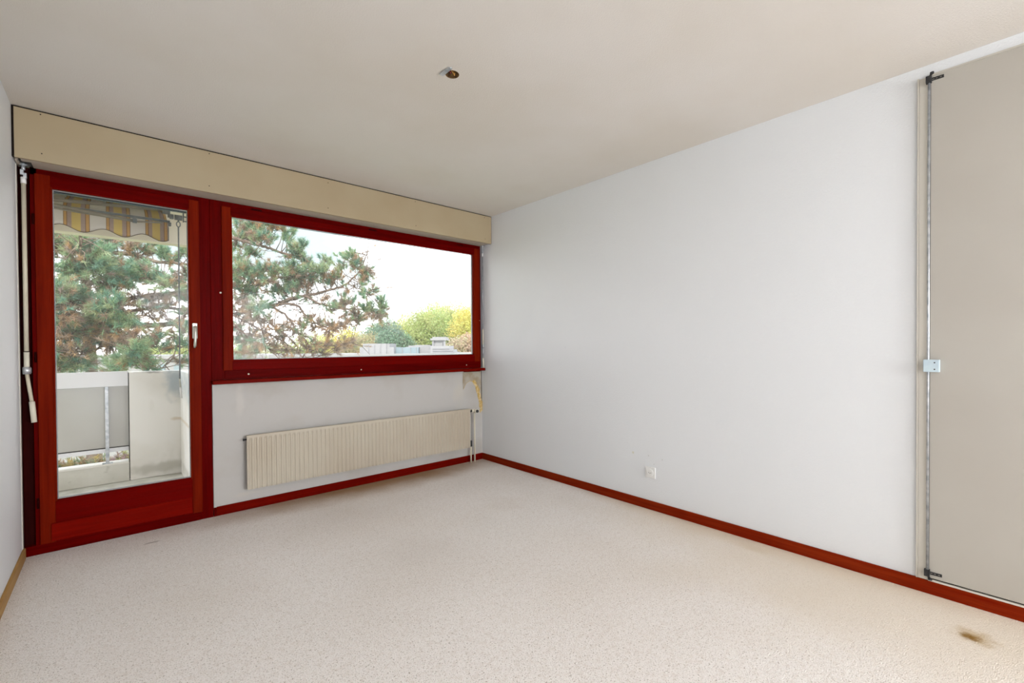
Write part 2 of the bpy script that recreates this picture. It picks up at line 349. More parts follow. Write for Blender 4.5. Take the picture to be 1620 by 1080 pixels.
st('wall_left', MB().box(XL-.15, XL, YB, YW+.02, 0, H), m_wall)
st('trim_1', MB().box(XL-.006, XL+.003, 3.715, 3.746, 0.055, 2.222), m_trim, bevel=.001)
st('wall_right', MB().box(XR, XR+.15, YB, YW+.18, 0, H), m_wall_r)
st('wall_back', MB().box(XL, XR, YB-.12, YB, 0, H), m_wall)
wf = st('wall_front', MB().box(0.512, XR, YW, YW+.16, 0, 0.93), m_plaster)
st('wall_front_lintel', MB().box(XL-.1, XR, YW+.02, YW+.18, 2.235, H).box(2.876, XR, YW+.045, YW+.16, 0.93, 2.235), m_plaster)

# bare plaster corner below the window, with the torn wallpaper edge
pp = [(2.650, .921), (2.880, .921), (2.881, .80), (2.883, .62), (2.878, .56), (2.862, .60), (2.842, .68), (2.815, .76), (2.778, .815), (2.735, .822), (2.690, .80), (2.655, .742), (2.648, .80)]
MB().prism([(x, YW-.0015, z) for x, z in pp], (0, 0, 0), (0, .002, 0)).build('bare_plaster_patch', m_raw, wf, label='bare grey plaster where the wallpaper has torn off')
random.seed(4)
edge = [(2.655, .745), (2.690, .803), (2.735, .826), (2.778, .822), (2.815, .768), (2.842, .69), (2.862, .61), (2.876, .54), (2.884, .49)]
mb = MB(); up_, dn_ = [], []
for i in range(len(edge)-1):
    for k in range(5):
        t = k/5; x = edge[i][0]*(1-t)+edge[i+1][0]*t; z = edge[i][1]*(1-t)+edge[i+1][1]*t
        wd = (0.006+0.026*(i+t)/len(edge)*1.6 if i > 2 else .007)*random.uniform(.6, 1.25)
        up_.append((x+wd*.8, YW-.003, z+wd*.6)); dn_.append((x-wd*.35, YW-.003, z-wd*.3))
for i in range(len(up_)-1):
    a, b, c, d = [Vector(q) for q in (up_[i], up_[i+1], dn_[i+1], dn_[i])]
    e = Vector((0, .0028, 0)); mb.add([a, b, c, d, a+e, b+e, c+e, d+e], [(0, 1, 2, 3), (4, 7, 6, 5), (0, 4, 5, 1), (2, 6, 7, 3), (0, 3, 7, 4), (1, 5, 6, 2)])
mb.build('torn_paper_edge', m_torn, wf, label='yellowed torn wallpaper edge')
MB().box(2.8845, 2.8905, YW-.002, YW+.004, .60, .93).build('dark_joint', m_dark, wf, label='dark open joint in the corner')

# skirting boards
st('baseboard_right', MB().box(XR-.012, XR, YB, YW-.001, 0, .0634), wood_skirt_y, bevel=.0015)
st('baseboard_front', MB().box(0.528, XR-.0122, YW-.012, YW, 0, .0634), wood_skirt_x, bevel=.0015)
st('trim_2', MB().box(0.512, 0.527, YW-.013, YW, 0, .060), wood_red_x, bevel=.001)
st('baseboard_left', MB().box(XL, XL+.012, YB, 3.735, 0, .060), wood_tan, bevel=.0015)
st('baseboard_back', MB().box(XL+.012, XR-.012, YB, YB+.012, 0, .0634), wood_skirt_x)

# ------------------------------------------------------------------ roller shutter box
rb = empty('roller_shutter_box', (XL, 3.60, 2.22)); tag(rb, 'long cream roller shutter box under the ceiling above door and window', 'shutter box')
YX = 3.591
MB().box(XL+.010, XR-.006, YX, YX+.016, 2.221, 2.492).build('front_board', m_box, rb, bevel=.001)
MB().box(XL+.030, XR-.03, YX+.0165, 3.655, 2.2225, 2.234).box(-.335, 2.868, 3.655, YF+.02, 2.2225, 2.234).box(XL+.004, -.385, 3.655, YF+.02, 2.2225, 2.234).build('bottom_board', m_boxb, rb)
MB().box(XL+.0005, XR-.0005, YX+.006, YX+.03, 2.225, 2.4995).build('dark_backing', m_dark, rb, label='dark gap round the front board')
for px, py in [(64, 181), (66, 243), (331, 243), (331, 294), (519, 289), (519, 329), (657, 319), (658, 357), (766.5, 344), (767.5, 378)]:
    d = FW + RT*((px-CX)/FPX) - UP*((py-CY)/FPX); p = CAM + d*(YX/d.y)
    MB().prism(circ((p.x, YX, p.z), .0032, 8, (1, 0, 0), (0, 0, 1)), (0, -.001, 0), (0, .002, 0)).build('screw', m_dark, rb)

# ------------------------------------------------------------------ balcony door
dr = empty('door_1', (0.05, YF, 0), 'structure')
X0, XP = -0.353, 0.508                       # left edge of frame, right edge of centre post
LX0, LX1, LZ0, LZ1 = -0.334, 0.445, 0.057, 2.192
GX0, GX1, GZ0, GZ1 = -0.262, 0.382, 0.303, 2.120
fr = MB().box(X0, LX0+.010, YF, YF+.07, 0, 2.226).box(XL, X0, YF+.035, YF+.07, 0, 2.226)
fr.build('frame_jamb', wood_red_z, dr, bevel=.002)
MB().box(XL, X0, YF+.028, YF+.034, .056, 2.226).box(XL+.0002, XL+.0035, 3.7465, YF+.028, .056, 2.226).build('reveal_board', m_darkwood, dr)
MB().box(X0, LX1+.0, YF, YF+.07, LZ1-.008, 2.226).build('frame_head', wood_red_x, dr, bevel=.002)
MB().box(LX1-.008, XP, YF, YF+.07, 0, 2.226).build('frame_post', wood_red_z, dr, bevel=.002)
MB().box(XL, LX1-.008, YF-.004, YF+.10, 0, LZ0-.002).build('threshold', wood_red_x, dr, bevel=.002)
lw = .066
MB().box(LX0, GX0-.008, YS, YS+.06, LZ0, LZ1).build('left_stile', wood_door_z, dr, bevel=.003)
MB().box(GX1+.008, LX1, YS, YS+.06, LZ0, LZ1).build('right_stile', wood_door_z, dr, bevel=.003)
MB().box(GX0-.008, GX1+.008, YS+.001, YS+.06, GZ1+.008, LZ1).build('top_rail', wood_red_x, dr, bevel=.002)
MB().box(GX0-.008, GX1+.008, YS+.001, YS+.06, LZ0, GZ0-.008).build('bottom_rail', wood_door_x, dr, bevel=.002)
MB().box(GX0-.026, GX1+.004, YS-.008, YS+.001, LZ0+.010, .170).build('kick_board', wood_kick, dr, bevel=.002)
def beads(x0, x1, z0, z1, par, y=YS+.004):
    b = .010
    for (a, c, e, f_) in ((x0-b, x0, z0-b, z1+b), (x1, x1+b, z0-b, z1+b)):
        MB().box(a, c, y, y+.022, e, f_).build('glazing_bead', wood_door_z, par, bevel=.0015)
    for (e, f_) in ((z0-b, z0), (z1, z1+b)):
        MB().box(x0, x1, y, y+.022, e, f_).build('glazing_bead', wood_door_x, par, bevel=.0015)
def spacer(x0, x1, z0, z1, par, y):
    t = .0035
    MB().box(x0, x0+t, y, y+.012, z0, z1).box(x1-t, x1, y, y+.012, z0, z1).box(x0+t, x1-t, y, y+.012, z0, z0+t).box(x0+t, x1-t, y, y+.012, z1-t, z1).build('glass_spacer', m_farwhite, par, label='pale spacer strip round the glass')
beads(GX0, GX1, GZ0, GZ1, dr)
spacer(GX0, GX1, GZ0, GZ1, dr, YS+.030)
MB().box(GX0-.004, GX1+.004, YS+.027, YS+.0295, GZ0-.004, GZ1+.004).build('glass_pane', m_glass, dr)
MB().box(GX0, GX1, YS+.075, YS+.10, GZ1-.004, GZ1+.010).build('shutter_seal', m_seal, dr, label='dark blue grey seal strip above the glass')
# exterior sill and white outer reveal
MB().box(-.42, .50, YF+.10, 3.95, -.02, .02).build('outer_sill', m_balfloor, dr)
# handle
hd = MB().box(.3985, .4275, YS-.008, YS, 1.250, 1.355).build('door_handle', m_alu, dr, bevel=.003, label='grey metal handle turned down')
MB().tube([(.413, YS-.006, 1.325), (.413, YS-.030, 1.325)], .009, 12).build('spindle', m_alu, hd, smooth=True)
lv = MB().tube([(.413, YS-.028, 1.333), (.413, YS-.034, 1.318), (.4125, YS-.038, 1.28), (.4115, YS-.040, 1.235), (.409, YS-.038, 1.200), (.407, YS-.034, 1.188)], [.009, .0105, .0085, .0080, .0085, .005], 10)
lv.build('lever', m_alu, hd, smooth=True)
# hinge pins
for z in (.30, 1.14, 1.93):
    MB().tube([(-.340, YS-.002, z-.03), (-.340, YS-.002, z+.03)], .005, 8).build('hinge', m_darkwood, dr, smooth=True)

# ------------------------------------------------------------------ window
wn = empty('window_1', (1.7, YF, .93), 'structure')
SX0, SX1, SZ0, SZ1 = .577, 2.850, 1.024, 2.187
WX0, WX1, WZ0, WZ1 = .641, 2.778, 1.100, 2.122
MB().box(XP+.001, SX0+.010, YF, YF+.07, .958, 2.226).build('frame_post', wood_red_z, wn, bevel=.002)
MB().box(SX1-.010, 2.874, YF, YF+.07, .958, 2.226).build('frame_post', wood_red_z, wn, bevel=.002)
MB().box(SX0+.010, SX1-.010, YF, YF+.07, SZ1-.008, 2.226).build('frame_head', wood_red_x, wn, bevel=.002)
MB().box(SX0+.010, SX1-.010, YF, YF+.07, .958, SZ0+.008).build('frame_bottom', wood_red_x, wn, bevel=.002)
MB().box(SX0, WX0-.008, YS, YS+.06, SZ0, SZ1).build('left_stile', wood_door_z, wn, bevel=.003)
MB().box(WX1+.008, SX1, YS, YS+.06, SZ0, SZ1).build('right_stile', wood_door_z, wn, bevel=.003)
MB().box(WX0-.008, WX1+.008, YS+.001, YS+.06, WZ1+.008, SZ1).build('top_rail', wood_red_x, wn, bevel=.002)
MB().box(WX0-.008, WX1+.008, YS+.001, YS+.06, SZ0, WZ0-.008).build('bottom_rail', wood_door_x, wn, bevel=.002)
beads(WX0, WX1, WZ0, WZ1, wn); spacer(WX0, WX1, WZ0, WZ1, wn, YS+.030)
MB().box(WX0-.004, WX1+.004, YS+.027, YS+.0295, WZ0-.004, WZ1+.004).build('glass_pane', m_glass, wn)
MB().box(XP-.002, 2.889, 3.700, YF+.02, .931, .957).build('window_sill', wood_skirt_x, wn, bevel=.003)
MB().box(2.66, 2.86, 3.745, YW, .921, .931).build('sill_bracket', wood_red_x, wn, label='rough red paint edge below the sill')
for x, z, r in [(.567, 1.575, .006), (.735, .992, .006), (1.585, .990, .005), (2.69, .992, .005), (2.858, 1.45, .004)]:
    MB().tube([(x, YF-.003, z), (x, YF+.004, z)], r, 10).build('screw_cap', M_CAP if 'M_CAP' in globals() else m_crank, wn, smooth=True)
for x in (.80, 1.70, 2.62):
    MB().box(x-.035, x+.035, YF-.004, YF, 2.196, 2.206).build('stay_plate', m_darkwood, wn)

# ------------------------------------------------------------------ blind cranks
def crank(name, label, x, y, ztop, zj, zend, r, sleeve):
    e = empty(name, (x, y, zend)); tag(e, label, 'blind crank', None)
    MB().tube([(x, y, ztop+.012), (x, y, ztop-.006)], r*1.5, 12).tube([(x, y, ztop-.006), (x, y, ztop-.03)], r*.8, 10).build('top_eye', m_steel, e, smooth=True)
    MB().box(x-r*1.2, x+r*.2, y-r, y+r, ztop-.058, ztop-.028).box(x-r*.1, x+r*1.3, y-r*.8, y+r*.8, ztop-.075, ztop-.045).build('universal_joint', m_steel, e, bevel=.002)
    MB().tube([(x, y, ztop-.07), (x, y, ztop-.105)], r*1.15, 12).build('collar', m_white, e, smooth=True)
    return e
lx, ly = -.374, 3.735
lc = crank('left_blind_crank', 'cream blind crank rod with hinged handle, left of the glazed door', lx, ly, 2.225, 1.2, .8, .0105, True)
MB().tube([(lx, ly, 2.12), (lx, ly, 1.175)], .0100, 14).build('rod', m_crank, lc, smooth=True)
MB().tube([(lx, ly, 1.170), (lx, ly, 1.05)], .0118, 14).build('sleeve', m_cream, lc, smooth=True)
MB().tube([(lx, ly, 1.085), (lx, ly, 1.045)], .0165, 14).box(lx-.017, lx+.017, ly-.004, ly+.018, 1.050, 1.080).build('joint_clip', m_steel, lc, smooth=True)
MB().tube([(lx, ly, 1.05), (lx+.006, ly-.004, .99), (lx+.018, ly-.008, .885)], .0085, 12).build('arm', m_crank, lc, smooth=True)
MB().tube([(lx+.018, ly-.008, .888), (lx+.026, ly-.010, .770)], [.0125, .0120], 12).build('grip', m_cream, lc, smooth=True)
lc.name = 'blind_crank'
rx, ry = 2.8815, 3.728
rc = crank('blind_crank', 'thin steel and cream blind crank rod in the corner right of the window', rx, ry, 2.218, 1.2, .96, .006, False)
MB().tube([(rx, ry, 2.12), (rx, ry, 1.34)], .0048, 10).build('rod', m_steel, rc, smooth=True)
MB().tube([(rx, ry, 1.36), (rx, ry, 1.19)], .0068, 12).build('sleeve', m_cream, rc, smooth=True)
MB().tube([(rx, ry, 1.20), (rx, ry, 1.165)], .0105, 12).build('joint_clip', m_steel, rc, smooth=True)
MB().tube([(rx, ry, 1.165), (rx, ry, 1.06)], .0055, 12).build('arm', m_steel, rc, smooth=True)
MB().tube([(rx, ry, 1.06), (rx, ry, .959)], .0075, 12).build('grip', m_cream, rc, smooth=True)

# ------------------------------------------------------------------ radiator
ra = empty('radiator', (1.7, 3.72, .157)); tag(ra, 'long low cream ribbed panel radiator on the wall under the window', 'radiator')
RX0, RX1, RZ0, RZ1, RY = .708, 2.692, .159, .552, 3.700
nr = 60; pitch = (RX1-RX0-.02)/nr; prof = [(RX0, .0015), (RX0+.008, .0)]
for i in range(nr):
    a = RX0+.010+i*pitch
    prof += [(a+pitch*.08, .0), (a+pitch*.26, .0055), (a+pitch*.52, .0055), (a+pitch*.70, .0)]
prof += [(RX1-.008, 0), (RX1, .0015)]
rows = [(RZ0, 1), (RZ0+.015, 1), (RZ1-.034, 1), (RZ1-.018, 0), (RZ1-.003, 0), (RZ1, -.3)]
vs = []; fs = []; m_ = len(prof)
for z, k in rows:
    for x, dy in prof: vs.append((x, RY + (dy*k if k > 0 else .0005 if k == 0 else .004), z))
for r in range(len(rows)-1):
    for i in range(m_-1): fs.append((r*m_+i, r*m_+i+1, (r+1)*m_+i+1, (r+1)*m_+i))
MB().add(vs, fs).build('ribbed_panel', m_rad, ra)
MB().box(RX0+.0015, RX1-.0015, RY+.0065, RY+.026, RZ0+.002, RZ1-.001).build('panel_body', m_rad, ra, bevel=.003)
for x in (1.0, 1.7, 2.4): MB().box(x-.015, x+.015, RY+.026, YW, RZ0+.05, RZ1-.04).build('wall_bracket', m_cream, ra)
MB().tube([(RX0+.004, RY+.016, .522), (RX0-.014, RY+.016, .522)], .006, 8).tube([(RX0-.014, RY+.016, .522), (RX0-.022, RY+.016, .522)], .009, 6).build('end_plug', m_black, ra)
py_ = RY+.016
MB().tube([(RX1-.002, py_, .525), (RX1+.030, py_, .525)], .011, 10).build('valve_union', m_black, ra, smooth=True)
vv = MB().tube([(RX1+.026, py_, .525), (RX1+.070, py_, .525)], .017, 16).tube([(RX1+.060, py_, .508), (RX1+.060, py_, .540)], .013, 14)
vv.build('valve_body', m_cream, ra, smooth=True)
kn = MB().tube([(RX1+.058, py_-.012, .525), (RX1+.058, py_-.052, .525)], [.017, .019], 18).build('valve_knob', m_cream, ra, smooth=True)
MB().tube([(RX1+.058, py_-.0515, .525), (RX1+.058, py_-.060, .525)], [.0165, .015], 18).build('knob_cap', m_black, kn, smooth=True)
MB().tube([(RX1+.062, py_, .510), (RX1+.062, py_, .001)], .0085, 12).build('supply_pipe', m_crank, ra, smooth=True)
MB().tube([(RX1-.002, py_, .195), (RX1+.018, py_, .195)], .010, 10).box(RX1+.006, RX1+.026, py_-.010, py_+.010, .165, .225).build('return_union', m_black, ra)
MB().tube([(RX1+.016, py_, .170), (RX1+.016, py_, .001)], .0085, 12).build('return_pipe', m_crank, ra, smooth=True)

# ------------------------------------------------------------------ wall socket
so = empty('wall_socket', (XR, 1.782, .267)); tag(so, 'small square white power socket low on the right wall', 'socket')
sx, sy, sz = XR, 1.782, .267
MB().box(sx-.008, sx, sy-.040, sy+.040, sz-.040, sz+.040).build('cover_plate', m_white, so, bevel=.003)
MB().prism(circ((sx-.008, sy, sz), .026, 28, (0, 1, 0), (0, 0, 1)), (-.0045, 0, 0), (.001, 0, 0)).build('socket_insert', m_white, so, bevel=.001)
for dy, dz in ((-.0095, 0), (0, -.004), (.0095, 0)):
    MB().prism(circ((sx-.0126, sy+dy, sz+dz), .0024, 8, (0, 1, 0), (0, 0, 1)), (-.0003, 0, 0), (.002, 0, 0)).build('pin_hole', m_black, so)

# ------------------------------------------------------------------ built-in closet on the right wall
cl = empty('built_in_closet', (XR, -.05, .07)); tag(cl, 'tall cream built-in closet door flush in the right wall', 'closet')
CX1 = XR-.0005; Z0, Z1 = .0745, 2.440
MB().box(CX1-.010, CX1, .300, .336, .0645, Z1+.0).build('side_trim', m_trim, cl, bevel=.001)
MB().box(CX1-.013, CX1, .3365, .343, .0645, Z1+.004).build('edge_strip', m_trim, cl, bevel=.001)
MB().box(CX1-.008, CX1, -1.30, .2995, Z1+.0005, Z1+.010).build('top_trim', m_trim, cl, bevel=.001)
MB().box(CX1-.015, CX1, -1.30, .2995, .0640, .0725).build('bottom_trim', m_trim, cl, bevel=.001)
MB().box(CX1-.004, CX1, -1.30, .2995, .0725, Z1).build('dark_gap', m_dark, cl)
MB().box(CX1-.018, CX1-.004, -.440, .2955, Z0+.006, Z1-.003).build('door_leaf', m_closet, cl, bevel=.0015)
MB().box(CX1-.018, CX1-.004, -1.29, -.446, Z0+.006, Z1-.003).build('door_leaf', m_closet, cl, bevel=.0015)
ry_ = .3005; rxx = CX1-.026
rod = MB().tube([(rxx, ry_, .098), (rxx, ry_, 2.425)], .0050, 14).build('locking_rod', m_steel, cl, smooth=True)
MB().box(CX1-.040, CX1-.018, .2595, .3165, 1.054, 1.112).build('lock_plate', m_zinc, cl, bevel=.002)
for z in (1.098, 1.067):
    MB().prism(circ((CX1-.0402, .277, z), .0030, 10, (0, 1, 0), (0, 0, 1)), (-.0006, 0, 0), (.002, 0, 0)).build('screw', m_black, cl)
def holed_strip(z, tilt, par):
    """dark perforated steel strap lying on the door leaf, three oval holes"""
    a = .2945; w = .0065; x = CX1-.0205
    mb = MB(); hs = [.008, .020, .034]; L_ = .044
    xs = [0]; 
    for h in hs: xs += [h-.0038, h+.0038]
    xs += [L_]
    for i in range(len(xs)-1):
        p0, p1 = a-xs[i], a-xs[i+1]
        if i % 2 == 0: mb.box(x-.0015, x+.0025, p1, p0, z-w, z+w)
        else: mb.box(x-.0015, x+.0025, p1, p0, z-w, z-w*.42).box(x-.0015, x+.0025, p1, p0, z+w*.42, z+w)
    mb.build('perforated_strap', m_black, par)
for z, s_ in ((2.418, 1), (.105, -1)):
    g = MB().box(rxx-.009, rxx+.010, ry_-.009, ry_+.011, z-.016, z+.016)
    g.tube([(rxx-.002, ry_-.006, z+s_*.016), (rxx-.002, ry_-.006, z+s_*.022)], .005, 8).tube([(rxx-.002, ry_-.010, z+s_*.022), (rxx-.002, ry_-.010, z+s_*.031)], .0075, 10)
    gb = g.build('rod_guide', m_black, cl, bevel=.001)
    holed_strip(z, 0, cl)

# ------------------------------------------------------------------ ceiling lamp outlet
co = empty('ceiling_outlet', (HC.x, HC.y, H)); tag(co, 'open round lamp outlet in the ceiling with loose wires and metal strap', 'ceiling outlet')
mb = MB(); a_ = circ((HC.x, HC.y, H-.001), HR-.0005, 24, (1, 0, 0), (0, 1, 0)); b_ = [p+Vector((0, 0, .055)) for p in a_]
mb.add(a_+b_, [(i, (i+1) % 24, (i+1) % 24+24, i+24) for i in range(24)]+[tuple(range(24, 48))]); cupo = mb.build('recess_cup', m_brownbox, co, smooth=True)
sm = cupo.modifiers.new('t', 'SOLIDIFY'); sm.thickness = .0012; sm.offset = 0
hx, hy = HC.x, HC.y
MB().tube([(hx-.012, hy+.004, H+.05), (hx-.018, hy-.004, H+.02), (hx-.006, hy-.012, H+.002), (hx+.010, hy-.006, H-.002), (hx+.016, hy+.006, H+.004)], .0022, 8).build('wire', m_copper, co, smooth=True)
MB().tube([(hx+.010, hy+.006, H+.05), (hx+.004, hy-.002, H+.02), (hx+.008, hy-.010, H+.002), (hx-.002, hy-.016, H-.003)], .0022, 8).build('wire', m_copper, co, smooth=True)
MB().tube([(hx-.016, hy+.008, H+.05), (hx-.020, hy+.002, H+.015), (hx-.010, hy-.004, H+.0)], .0022, 8).build('wire', m_wirered, co, smooth=True)
MB().tube([(hx-.004, hy+.012, H+.05), (hx-.002, hy+.010, H+.01)], .007, 10).build('cable', m_black, co, smooth=True)
c0 = Vector((1.160, 1.857, H)); c1 = Vector((1.225, 1.882, H)); 
A_, B_ = PD(697, 117.2, 1), PD(714, 109.0, 1)
def onc(px, py):
    d = FW + RT*((px-CX)/FPX) - UP*((py-CY)/FPX); return CAM + d*((H-.006-CH)/d.z)
q = [onc(694.8, 116.4), onc(709.5, 107.5), onc(715.8, 110.2), onc(701.0, 119.3)]
q[0].z -= .004; q[3].z -= .004; q[1].z += .004; q[2].z += .004
MB().prism(q, (0, 0, 0), (0, 0, .002)).build('metal_strap', m_steel, co)
MB().tube([(q[2]+q[1])*.5+Vector((0, 0, -.003)), (q[2]+q[1])*.5+Vector((.004, -.006, .012))], .003, 8).build('strap_screw', m_steel, co)

# ------------------------------------------------------------------ balcony and facade
st('balcony_floor', MB().box(-1.45, .60, 3.95, 5.42, -.20, -.002), m_balfloor)
st('facade', MB().box(-7, XL-.1, YW+.02, YW+.18, -7, 5.2).box(XL-.1, XR+.15, YW+.02, YW+.18, 2.62, 5.2).box(XR+.15, 9, YW+.02, YW+.18, -7, 5.2)
   .box(XL-.1, XR+.15, YW+.02, YW+.18, -7, -.13).box(-7, 9, YB-.6, YW+.02, 5.05, 5.2).box(-7, XL-.2, YB-.6, YB-.45, -7, 5.2).box(XR+.2, 9, YB-.6, YB-.45, -7, 5.2).box(XL-.2, XR+.2, YB-.6, YB-.45, 2.7, 5.2), m_soffit)
st('balcony_ceiling', MB().box(-1.45, .62, YW+.20, 5.30, 2.42, 2.60).box(-1.45, .62, 5.30, 5.42, 2.165, 2.60), m_soffit)
bp_ = empty('balcony_parapet', (.3, 5.36, 0), 'structure')
MB().box(-1.45, .088, 5.30, 5.42, 0, .160).build('curb', m_conc_dark, bp_, bevel=.004)
MB().box(-1.45, .086, 5.29, 5.43, .160, .174).build('curb_cap', m_conc, bp_, bevel=.003)
MB().box(.094, .60, 5.30, 5.42, 0, .972).build('concrete_panel', m_conc, bp_, bevel=.004)
MB().box(.463, .60, 3.952, 5.298, 0, .968).build('side_wall', m_conc, bp_, bevel=.004)
MB().box(.0885, .0938, 5.303, 5.41, .02, .965).build('joint', m_dark, bp_)

br = empty('balcony_railing', (-.6, 5.32, .17)); tag(br, 'balcony railing with grey top rail and frosted panel outside the glazed door', 'railing')
MB().box(-1.43, .087, 5.300, 5.35, .850, .980).build('top_rail', m_railpaint, br, bevel=.003)
MB().box(-1.43, .087, 5.345, 5.357, .311, .860).build('frosted_panel', m_panel, br)
MB().box(-1.43, .087, 5.335, 5.365, .268, .303).build('lower_rail', m_railpaint, br, bevel=.002)
MB().box(-1.43, .087, 5.338, 5.360, .3035, .3105).build('dark_channel', m_dark, br)
for x in (-.057, -.75, -1.41):
    p = MB().box(x-.0125, x+.0125, 5.312, 5.332, .174, .850).build('post', m_steel, br, bevel=.002)
    MB().box(x-.034, x+.034, 5.300, 5.344, .174, .181).build('foot_plate', m_steel, p)

# ------------------------------------------------------------------ awning
aw = empty('awning', (-.6, 4.6, 2.2)); tag(aw, 'retracted striped yellow and brown awning under the balcony ceiling', 'awning')
AY = 4.62; AX0, AX1 = -1.30, .342
nx = 120; mb = MB(); vs = []; fs = []
for i in range(nx+1):
    x = AX0+(AX1-AX0)*i/nx
    zb = 2.072 + .020*math.cos(2*math.pi*(x-.300)/.232+math.pi) + 0.0
    for k, (y, z) in enumerate(((AY-.012, 2.222), (AY-.006, 2.20), (AY, 2.16), (AY+.003*math.sin(x*30), zb+.03), (AY+.004*math.sin(x*30), zb))):
        vs.append((x, y, z))
for i in range(nx):
    for k in range(4): fs.append((i*5+k, (i+1)*5+k, (i+1)*5+k+1, i*5+k+1))
v_ = MB().add(vs, fs).build('valance', m_awn, aw, smooth=True); q_ = v_.modifiers.new('t', 'SOLIDIFY'); q_.thickness = .0015
hem = [(AX0+(AX1-AX0)*i/nx, AY+.004*math.sin((AX0+(AX1-AX0)*i/nx)*30), 2.070+.020*math.cos(2*math.pi*((AX0+(AX1-AX0)*i/nx)-.300)/.232+math.pi)) for i in range(nx+1)]
MB().tube(hem+[(AX1, AY, 2.21)], .0028, 6).build('hem', m_hem, aw)
# cloth running back up to its roller
vs = []; fs = []
for i in range(41):
    x = AX0+(AX1-AX0-.01)*i/40
    for (y, z) in ((AY-.010, 2.226), (AY+.10, 2.290), (AY+.24, 2.345), (AY+.38, 2.372)): vs.append((x, y, z))
for i in range(40):
    for k in range(3): fs.append((i*4+k, (i+1)*4+k, (i+1)*4+k+1, i*4+k+1))
c_ = MB().add(vs, fs).build('cloth', m_awn, aw, smooth=True); q_ = c_.modifiers.new('t', 'SOLIDIFY'); q_.thickness = .0015
MB().tube([(AX0, AY+.40, 2.372), (AX1+.02, AY+.40, 2.372)], .030, 14).build('roller', m_awn, aw, smooth=True)
MB().box(AX0, AX1+.010, AY-.020, AY+.004, 2.205, 2.222).box(AX1+.002, AX1+.018, AY-.02, AY+.006, 2.180, 2.208).build('front_bar', m_steel_dark, aw, bevel=.002)
m_arm = M('beige_grey_painted_tube', (0.27, 0.235, 0.19), 0.5, 0.4, 0.1).noise((0.20, 0.175, 0.14), 10, 3).m
MB().tube([(AX0, AY-.06, 2.235), (-.31, AY-.06, 2.245), (.320, AY-.06, 2.292)], .0125, 12).build('torsion_bar', m_arm, aw, smooth=True)
MB().tube([(AX0, AY-.10, 2.235), (-.31, AY-.10, 2.200), (.122, AY-.10, 2.162)], .0115, 12).build('folding_arm', m_arm, aw, smooth=True)
MB().tube([(-.9, AY-.055, 2.21), (.135, AY-.06, 2.168), (.30, AY-.03, 2.195)], .007, 10).build('folding_arm', m_arm, aw, smooth=True)
MB().box(.115, .142, AY-.118, AY-.085, 2.148, 2.180).build('elbow', m_steel_dark, aw, bevel=.004)
MB().box(.300, .345, AY-.085, AY-.045, 2.262, 2.310).box(.335, .350, AY-.08, AY-.03, 2.240, 2.330).box(.345, .372, AY-.085, AY-.06, 2.225, 2.262).build('gear_bracket', m_steel_dark, aw, bevel=.003)
MB().box(.352, .440, AY-.07, AY-.05, 2.300, 2.312).box(.432, .440, AY-.07, AY-.05, 2.215, 2.300).box(.432, .460, AY-.068, AY-.055, 2.255, 2.263).box(.432, .458, AY-.068, AY-.055, 2.218, 2.226).build('wall_bracket', m_steel_dark, aw, bevel=.001)
MB().tube([(.378, AY-.06, 2.246), (.428, AY-.06, 2.246)], .021, 14).build('gear_box', m_steel_dark, aw, smooth=True)
MB().box(.335, .37, AY-.05, 5.0, 2.372, 2.42).build('ceiling_bracket', m_steel_dark, aw)
ck = empty('awning_crank', (.401, AY-.06, .8)); tag(ck, 'thin grey awning crank rod hanging from its eye outside the glazed door', 'awning crank')
ey = [Vector((.403+.0125*math.cos(t), AY-.06, 2.192+.021*math.sin(t))) for t in [2*math.pi*i/20 for i in range(21)]]
MB().tube(ey, .0038, 8).tube([(.403, AY-.06, 2.226), (.403, AY-.06, 2.212)], .006, 8).build('eye_ring', m_steel_dark, ck, smooth=True)
MB().tube([(.403, AY-.06, 2.172), (.403, AY-.06, 2.13), (.398, AY-.06, .93)], [.006, .005, .005], 10).build('rod', m_steel_dark, ck, smooth=True)
MB().tube([(.398, AY-.06, .935), (.397, AY-.06, .925), (.403, AY-.066, .86)], .0058, 10).build('arm', m_alu, ck, smooth=True)
MB().tube([(.403, AY-.066, .865), (.406, AY-.068, .775)], .0085, 10).build('grip', m_white, ck, smooth=True)

# ------------------------------------------------------------------ plants: leaf clouds by numpy
rng = np.random.default_rng(7)
def tri_mesh(name, V, colr, mat, parent, label=None, kind='stuff'):
    """V (n,3,3) triangles, colr (n,3)"""
    n = len(V); me = bpy.data.meshes.new(name)
    me.vertices.add(n*3); me.vertices.foreach_set('co', V.reshape(-1).astype('f4'))
    me.loops.add(n*3); me.loops.foreach_set('vertex_index', np.arange(n*3, dtype='i4'))
    me.polygons.add(n); me.polygons.foreach_set('loop_start', np.arange(0, n*3, 3, dtype='i4')); 
    me.update(calc_edges=True)
    at = me.attributes.new('leafcol', 'FLOAT_COLOR', 'POINT')
    c4 = np.ones((n*3, 4), 'f4'); c4[:, :3] = np.repeat(colr, 3, axis=0); at.data.foreach_set('color', c4.reshape(-1))
    me.materials.append(mat); ob = bpy.data.objects.new(name, me); COL.objects.link(ob)
    if parent: ob.parent = parent; ob.matrix_parent_inverse = world_of(parent).inverted()
    if kind: ob['kind'] = kind
    if label: ob['label'] = label
    return ob
def unit(a): return a/np.maximum(np.linalg.norm(a, axis=-1, keepdims=True), 1e-9)
GREEN = [np.array(c)*1.2 for c in ((.24, .37, .25), (.31, .42, .27), (.20, .34, .27), (.38, .44, .28))]
BROWN = [np.array(c)*1.15 for c in ((.46, .33, .24), (.40, .30, .25), (.52, .36, .22), (.34, .28, .25))]
